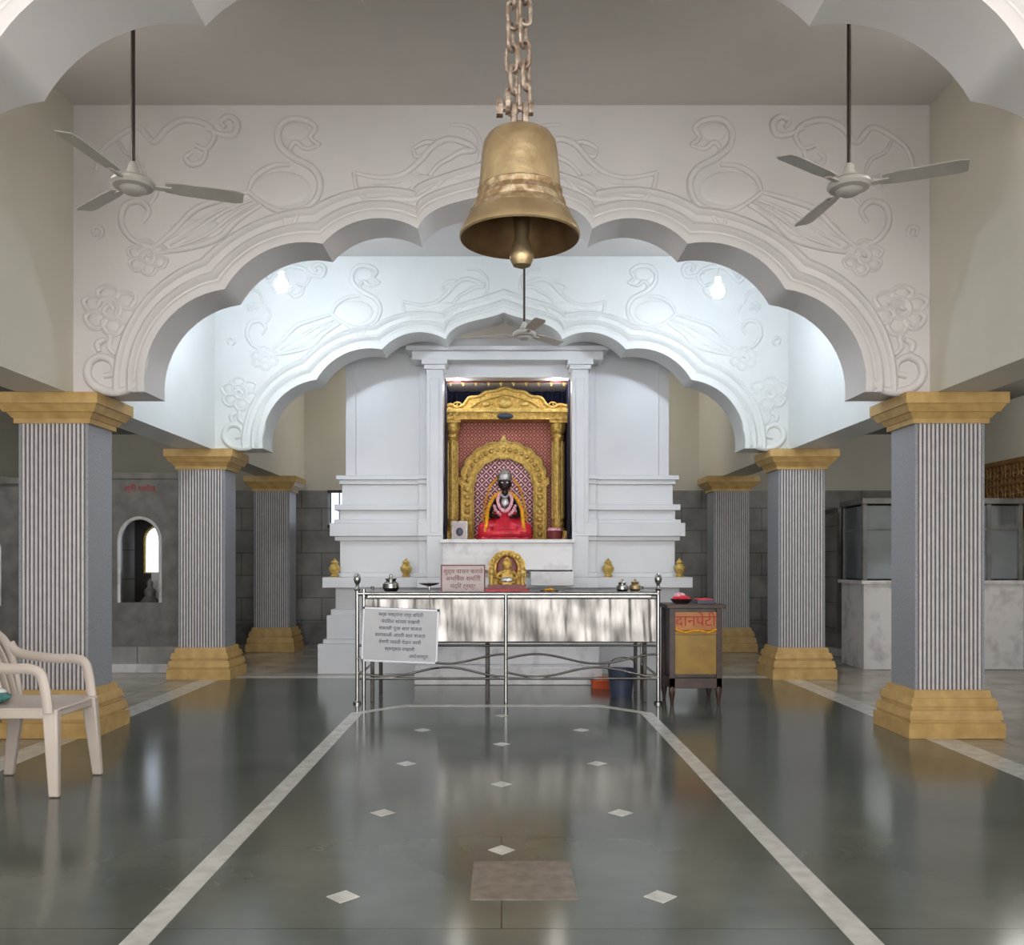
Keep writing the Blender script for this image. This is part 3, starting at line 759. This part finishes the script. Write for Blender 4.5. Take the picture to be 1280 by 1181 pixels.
e = empty('notice_whiteboard', (-1.06, RY-.09, .72))
Mw = Matrix.Translation((-1.065, RY-.085, .735)) @ Matrix.Rotation(radians(2.2), 4, 'Y')
b = MB(); b.box(-.385, .385, -.01, .01, -.275, .275, M_board, Mw)
for (x0, x1, z0, z1) in ((-.4, .4, .265, .285), (-.4, .4, -.285, -.265), (-.4, -.38, -.285, .285), (.38, .4, -.285, .285)): b.box(x0, x1, -.016, .014, z0, z1, M_frame, Mw)
for s in (-.3, .3): b.tube([Mw @ Vector((s, 0, .28)), Vector((-1.065+s, RY-.028, 1.17))], .004, M_frame, 6)
b.obj('board', e.location, e)
lines = ['सर्व भक्तांना नम्र विनंती', 'मंदिरात शांतता राखावी', 'सकाळी पूजा सात वाजता', 'सायंकाळी आरती सात वाजता', 'देणगी पावती घेऊन जावी', 'स्वच्छता राखावी', 'आदेशावरून']
for i, l in enumerate(lines):
    t = text('writing_%d' % (i+1), l, Mw @ Vector((0 if i != 6 else .2, -.013, .215-.072*i)), .050, M_ink, e); t.rotation_euler = (radians(90), radians(2.2), 0)

# ------------------------------------------------------------------ donation box
DX0, DX1, DY0, DY1 = 1.76, 2.31, 9.22, 9.72
e = empty('donation_box', ((DX0+DX1)/2, 9.45, 0))
b = MB()
for x in (DX0+.03, DX1-.03):
    for y in (DY0+.03, DY1-.03):
        b.lathe([(.018, .004), (.022, .06), (.034, .12), (.034, .2)], (x, y, 0), M_wood, 12)
        b.box(x-.03, x+.03, y-.03, y+.03, .14, 1.03, M_wood)
b.box(DX0, DX1, DY0, DY1, .18, .29, M_wood); b.box(DX0-.03, DX1+.03, DY0-.03, DY1+.03, 1.02, 1.06, M_wood)
b.box(DX0+.03, DX1-.03, DY0+.02, DY1-.02, .29, 1.02, M_blackpost)
b.obj('cabinet', e.location, e, bevel=.004)
b = MB(); b.box(DX0+.045, DX1-.045, DY0+.004, DY0+.03, .33, .74, M_yellow); b.box(DX0+.045, DX1-.045, DY0+.004, DY0+.03, .79, .98, M_orange)
b.box(DX0+.06, DX1-.06, DY0-.001, DY0+.01, .745, .78, M_yellow)
b.tube(smooth([(DX0+.06, DY0-.01, .80), (DX0+.16, DY0-.015, .77), (DX0+.28, DY0-.015, .79), (DX0+.4, DY0-.015, .77), (DX1-.06, DY0-.01, .80)], 6), .012, M_garland, 8)
b.obj('painted_panels', e.location, e)
text('label', 'दानपेटी', ((DX0+DX1)/2, DY0-.0, .885), .16, M_redtext, e)
b = MB(); b.lathe([(.08, 0), (.11, .03), (.12, .05), (.001, .04)], (1.93, 9.45, 1.061), M_steel, 18); b.ell((1.93, 9.45, 1.115), (.1, .09, .035), M_redcloth, 12, 8); b.ell((1.91, 9.43, 1.15), (.06, .05, .03), M_pinkflower, 10, 6); b.obj('offering_bowl', (1.93, 9.45, 1.061))
b = MB(); b.box(2.08, 2.26, 9.35, 9.6, 1.061, 1.10, M_blue); b.box(2.09, 2.25, 9.37, 9.58, 1.10, 1.115, M_redcloth); b.obj('receipt_book', (2.16, 9.45, 1.061))
b = MB(); b.box(1.08, 1.40, 10.42, 10.62, .004, .08, M_orangecloth); b.ell((1.24, 10.52, .09), (.18, .10, .05), M_orangecloth, 14, 8); b.obj('orange_cloth_bundle', (1.24, 10.5, .004))
b = MB(); b.lathe([(.12, .004), (.15, .3), (.155, .32), (.145, .32), (.11, .02)], (1.33, 9.8, 0), M_blue, 20); b.tube(smooth([(1.18, 9.8, .31), (1.21, 9.67, .42), (1.33, 9.65, .46), (1.45, 9.67, .42), (1.48, 9.8, .31)], 4), .006, M_steel, 6); b.obj('plastic_bucket', (1.33, 9.8, .004))

# ------------------------------------------------------------------ plastic chair (faces +x)
e = empty('plastic_armchair', (-3.2, 5.92, 0.004))
CZ = .006
b = MB()
fx, bx_, y0, y1 = -2.86, -3.42, 5.62, 6.2
SZ = .57
n = 8
v = []; f = []
for j in range(n+1):
    for i in range(n+1):
        x = bx_+(fx-bx_)*i/n; y = y0+(y1-y0)*j/n
        z = SZ-.02*sin(pi*i/n)*sin(pi*j/n)+(.0 if i < n else -.02)
        v.append((x, y, z))
m = len(v); v += [(p[0], p[1], p[2]-.018) for p in v]
for j in range(n):
    for i in range(n):
        a = j*(n+1)+i; f.append((a, a+1, a+n+2, a+n+1)); f.append((a+m, a+n+1+m, a+n+2+m, a+1+m))
for i in range(n):
    f += [(i, i+m, i+1+m, i+1), (n*(n+1)+i, n*(n+1)+i+1, n*(n+1)+i+1+m, n*(n+1)+i+m), (i*(n+1), (i+1)*(n+1), (i+1)*(n+1)+m, i*(n+1)+m), (i*(n+1)+n, i*(n+1)+n+m, (i+1)*(n+1)+n+m, (i+1)*(n+1)+n)]
b.add(v, f, M_chair)
b.box(fx-.03, fx+.0, y0, y1, SZ-.07, SZ-.015, M_chair); b.box(bx_, fx, y0, y0+.025, SZ-.07, SZ-.01, M_chair); b.box(bx_, fx, y1-.025, y1, SZ-.07, SZ-.01, M_chair)
b.obj('seat', e.location, e, bevel=.008)
b = MB()
for (tx, ty, gx2, gy2) in ((fx-.03, y0+.03, fx+.01, y0-.01), (fx-.03, y1-.03, fx+.01, y1+.01), (bx_+.03, y0+.03, bx_-.05, y0), (bx_+.03, y1-.03, bx_-.05, y1)):
    M0 = [(tx, ty, SZ-.01, .05), ((tx+gx2)/2, (ty+gy2)/2, SZ*.5, .042), (gx2, gy2, CZ, .033)]
    vv = []
    for (x, y, z, h) in M0: vv += [(x-h, y-h*.6, z), (x+h, y-h*.6, z), (x+h, y+h*.6, z), (x-h, y+h*.6, z)]
    b.add(vv, [(0,1,2,3), (8,11,10,9)]+[(j*4+k, j*4+(k+1) % 4, (j+1)*4+(k+1) % 4, (j+1)*4+k) for j in range(2) for k in range(4)], M_chair)
b.obj('legs', e.location, e, bevel=.01)
b = MB()
for y in (y0-.01, y1+.01):
    pa = smooth([(fx-.03, y, SZ-.03), (fx-.05, y, SZ+.12), (fx-.08, y, SZ+.22), (fx-.16, y, SZ+.252), (fx-.3, y, SZ+.255), (bx_+.02, y, SZ+.29), (bx_-.05, y, SZ+.36)], 6)
    b.tube(pa, .034, M_chair, 10, flat=.7)
for j in range(7):
    y = y0+.05+(y1-y0-.1)*j/6
    b.tube(smooth([(bx_+.02, y, SZ-.02), (bx_-.04, y, SZ+.2), (bx_-.12, y, SZ+.48-.012*(j-3)**2)], 5), .026, M_chair, 8, flat=.5)
b.tube(smooth([(bx_+.02, y0, SZ-.02), (bx_-.05, y0-.01, SZ+.3), (bx_-.11, y0+.06, SZ+.44), (bx_-.13, (y0+y1)/2, SZ+.52), (bx_-.11, y1-.06, SZ+.44), (bx_-.05, y1+.01, SZ+.3), (bx_+.02, y1, SZ-.02)], 8), .032, M_chair, 10, flat=.7)
b.obj('back_and_arms', e.location, e)
b = MB(); b.ell((-3.37, 5.85, SZ+.03), (.09, .13, .035), M_teal, 18, 10); b.ell((-3.39, 5.90, SZ+.06), (.06, .08, .025), M_eye, 16, 8)
b.obj('folded_cloth', e.location, e)

# ------------------------------------------------------------------ side aisle structures
def kiosk(name, x0, x1, y0, y1, h, sign):
    e = empty(name, ((x0+x1)/2, y0, 0))
    b = MB(); xm = (x0+x1)/2; hw = (x1-x0)/2-.24
    zc = h-.85
    op = [(xm+hw, .95), (xm+hw, zc)]+[(xm+hw*cos(pi*i/16), zc+hw*1.1*sin(pi*i/16)) for i in range(1, 16)]+[(xm-hw, zc), (xm-hw, .95)]
    poly = [(x0, .35), (x0, h), (x1, h), (x1, .35), (xm+.0005, .35), (xm+.0005, .95)]+op+[(xm-.0005, .95), (xm-.0005, .35)]
    b.prism(poly, y0, y0+.1, M_darkmarble)
    b.tube([(x, y0, z) for x, z in op], .025, M_marble, 6)
    b.box(x0, x0+.1, y0+.1, y1, .35, h, M_greymarble); b.box(x1-.1, x1, y0+.1, y1, .35, h, M_greymarble)
    b.box(x0+.1, x1-.1, y1-.05, y1, .35, h, M_dark); b.box(x0+.1, x1-.1, y0+.1, y1-.05, .35, .9, M_darkmarble)
    b.box(x0-.1, x1+.1, y0-.15, y1, .004, .12, M_marble); b.box(x0-.05, x1+.05, y0-.08, y1, .12, .35, M_greymarble)
    b.box(x0-.04, x1+.04, y0-.04, y1+.02, h, h+.08, M_darkmarble)
    b.obj('marble_housing', e.location, e)
    b = MB()
    ww = .17; dz = (2.65-h)*.7; g = [(xm-ww, 1.35), (xm-ww, 1.82)]+[(xm-ww*cos(pi*i/12), 1.82+.2*sin(pi*i/12)) for i in range(1, 12)]+[(xm+ww, 1.82), (xm+ww, 1.35)]
    g = [(x, z-dz) for x, z in g]
    b.prism(g, y1-.3, y1-.28, M_glow)
    b.tube([(x, y1-.31, z) for x, z in g], .02, M_goldflat, 6, closed=True)
    b.box(xm-.06, xm+.06, y1-.35, y1-.2, .9, 1.35-dz, M_marble)
    b.lathe([(.12, .9), (.13, .95), (.07, 1.02), (.08, 1.1), (.035, 1.16), (.045, 1.22), (.001, 1.28)], (xm, y0+.35, 0), M_darkmarble, 16)
    b.obj('lit_mirror_and_idol', e.location, e)
    if sign: text('red_lettering', sign, (xm, y0-.004, h-.14), .12, M_redtext, e)
kiosk('side_shrine', -5.50, -4.45, 12.1, 13.0, 2.65, 'श्री गणेश')
kiosk('side_shrine.001', 5.45, 6.6, 14.2, 15.1, 2.3, None)
kiosk('side_shrine.002', -7.1, -6.15, 11.2, 12.1, 2.5, None)
b = MB()
b.box(5.06, 6.0, 12.3, 13.1, .004, 1.2, M_marble); b.box(5.02, 6.04, 12.26, 13.14, 1.2, 1.25, M_marble)
for x in (5.06, 5.5, 5.94):
    for y in (12.32, 13.04): b.box(x, x+.06, y, y+.06, 1.25, 2.32, M_darkmarble)
b.box(5.04, 6.02, 12.29, 13.12, 2.32, 2.4, M_darkmarble)
b.box(5.12, 5.94, 12.345, 12.355, 1.27, 2.3, M_mirror); b.box(5.085, 5.095, 12.38, 13.04, 1.27, 2.3, M_mirror); b.box(5.06, 6.0, 13.05, 13.1, 1.25, 2.32, M_dark)
b.box(5.12, 5.94, 12.33, 12.37, 1.95, 1.98, M_darkmarble); b.box(5.07, 5.10, 12.38, 13.04, 1.95, 1.98, M_darkmarble)
cab = b.obj('glass_display_cabinet', (5.55, 12.6, .004), bevel=.004)
dup(cab, (6.85, 12.6, .004))
b = MB()
for y in (8.6, 13.2):
    b.box(-XO+.001, -XO+.06, y, y+1.5, .36, 2.6, M_dark); b.box(-XO+.001, -XO+.14, y-.12, y, 0.36, 2.75, M_greymarble); b.box(-XO+.001, -XO+.14, y+1.5, y+1.62, .36, 2.75, M_greymarble); b.box(-XO+.001, -XO+.16, y-.12, y+1.62, 2.6, 2.78, M_greymarble)
b.obj('door_1', (-XO+.05, 10, .36))
b = MB()
ya, yb, za, zb = 11.6, 13.8, 2.05, 2.95
b.box(XO-.03, XO-.001, ya, yb, za, zb, M_dark)
for i in range(23):
    y = ya+(yb-ya)*i/22; b.box(XO-.07, XO-.03, y-.015, y+.015, za, zb, M_grille)
for i in range(7):
    z = za+(zb-za)*i/6; b.box(XO-.075, XO-.03, ya, yb, z-.015, z+.015, M_grille)
for i in range(11):
    y = ya+.1+i*.2
    for j in range(3): b.tube([(XO-.075, y+.07*cos(t), za+.15+j*.3+.07*sin(t)) for t in [2*pi*k/12 for k in range(12)]], .012, M_grille, 6, closed=True)
b.box(XO-.09, XO-.001, ya-.06, ya, za-.06, zb+.06, M_grille); b.box(XO-.09, XO-.001, yb, yb+.06, za-.06, zb+.06, M_grille); b.box(XO-.09, XO-.001, ya, yb, za-.06, za, M_grille); b.box(XO-.09, XO-.001, ya, yb, zb, zb+.06, M_grille)
b.obj('window_1', (XO-.03, 12.7, 2.5))
b = MB(); b.box(-3.2, -2.7, YB-.05, YB-.001, 2.2, 2.8, M_glow)
for i in range(4): b.box(-3.2+i*.16, -3.18+i*.16, YB-.07, YB-.05, 2.2, 2.8, M_blackpost)
b.box(-3.25, -2.65, YB-.08, YB-.001, 2.8, 2.85, M_blackpost); b.box(-3.25, -2.65, YB-.08, YB-.001, 2.15, 2.2, M_blackpost)
b.obj('window_2', (-2.95, YB-.03, 2.5))

# ------------------------------------------------------------------ light
w = bpy.data.worlds.new('daylight'); scene.world = w; w.use_nodes = True
bg = w.node_tree.nodes['Background']; bg.inputs['Color'].default_value = (1.0, 0.99, 0.98, 1); bg.inputs['Strength'].default_value = 5.0
def area(name, loc, rot, sx, sy, e, col, portal=False):
    l = bpy.data.lights.new(name, 'AREA'); l.shape = 'RECTANGLE'; l.size = sx; l.size_y = sy; l.energy = e; l.color = col
    if portal: l.cycles.is_portal = True
    o = bpy.data.objects.new(name, l); scene.collection.objects.link(o); o.location = loc; o.rotation_euler = rot
area('entrance_daylight_portal', (0, YE, 2.7), (radians(90), 0, 0), 15, 5.4, 1, (1, 1, 1), True)
def point(name, loc, e, col, r=.1):
    l = bpy.data.lights.new(name, 'POINT'); l.energy = e; l.color = col; l.shadow_soft_size = r
    o = bpy.data.objects.new(name, l); scene.collection.objects.link(o); o.location = loc
for s, nm in ((-1, 'left'), (1, 'right')):
    point('niche_fill_'+nm, (SX+s*.70, 12.42, 3.96), 5.5, (1, .95, .9), .05)  # added fill lights under the lintel, put in to brighten the idol
point('aisle_fill_right', (6.2, 10.5, 3.6), 50, (1, .96, .9), .12)  # added fill lights without fixtures, one per aisle, to lift the dim walls
point('aisle_fill_left', (-6.2, 10.0, 3.6), 32, (1, .96, .9), .12)
point('rear_fill_left', (-1.75, 15.5, 4.3), 30, (1, .97, .93), .12)  # added fill lights hidden behind the shrine, brighten the back wall
point('rear_fill_right', (1.95, 15.5, 4.3), 30, (1, .97, .93), .12)

# ------------------------------------------------------------------ camera
cam = bpy.data.cameras.new('camera'); co = bpy.data.objects.new('camera', cam); scene.collection.objects.link(co)
cam.sensor_fit = 'HORIZONTAL'; cam.sensor_width = 36; cam.lens = 36*1100/1280
cam.shift_x = 13/1280; cam.shift_y = 112.5/1280
cam.clip_start = .05
co.location = (0, 0, 1.5); co.rotation_euler = (radians(90), 0, 0)
scene.camera = co
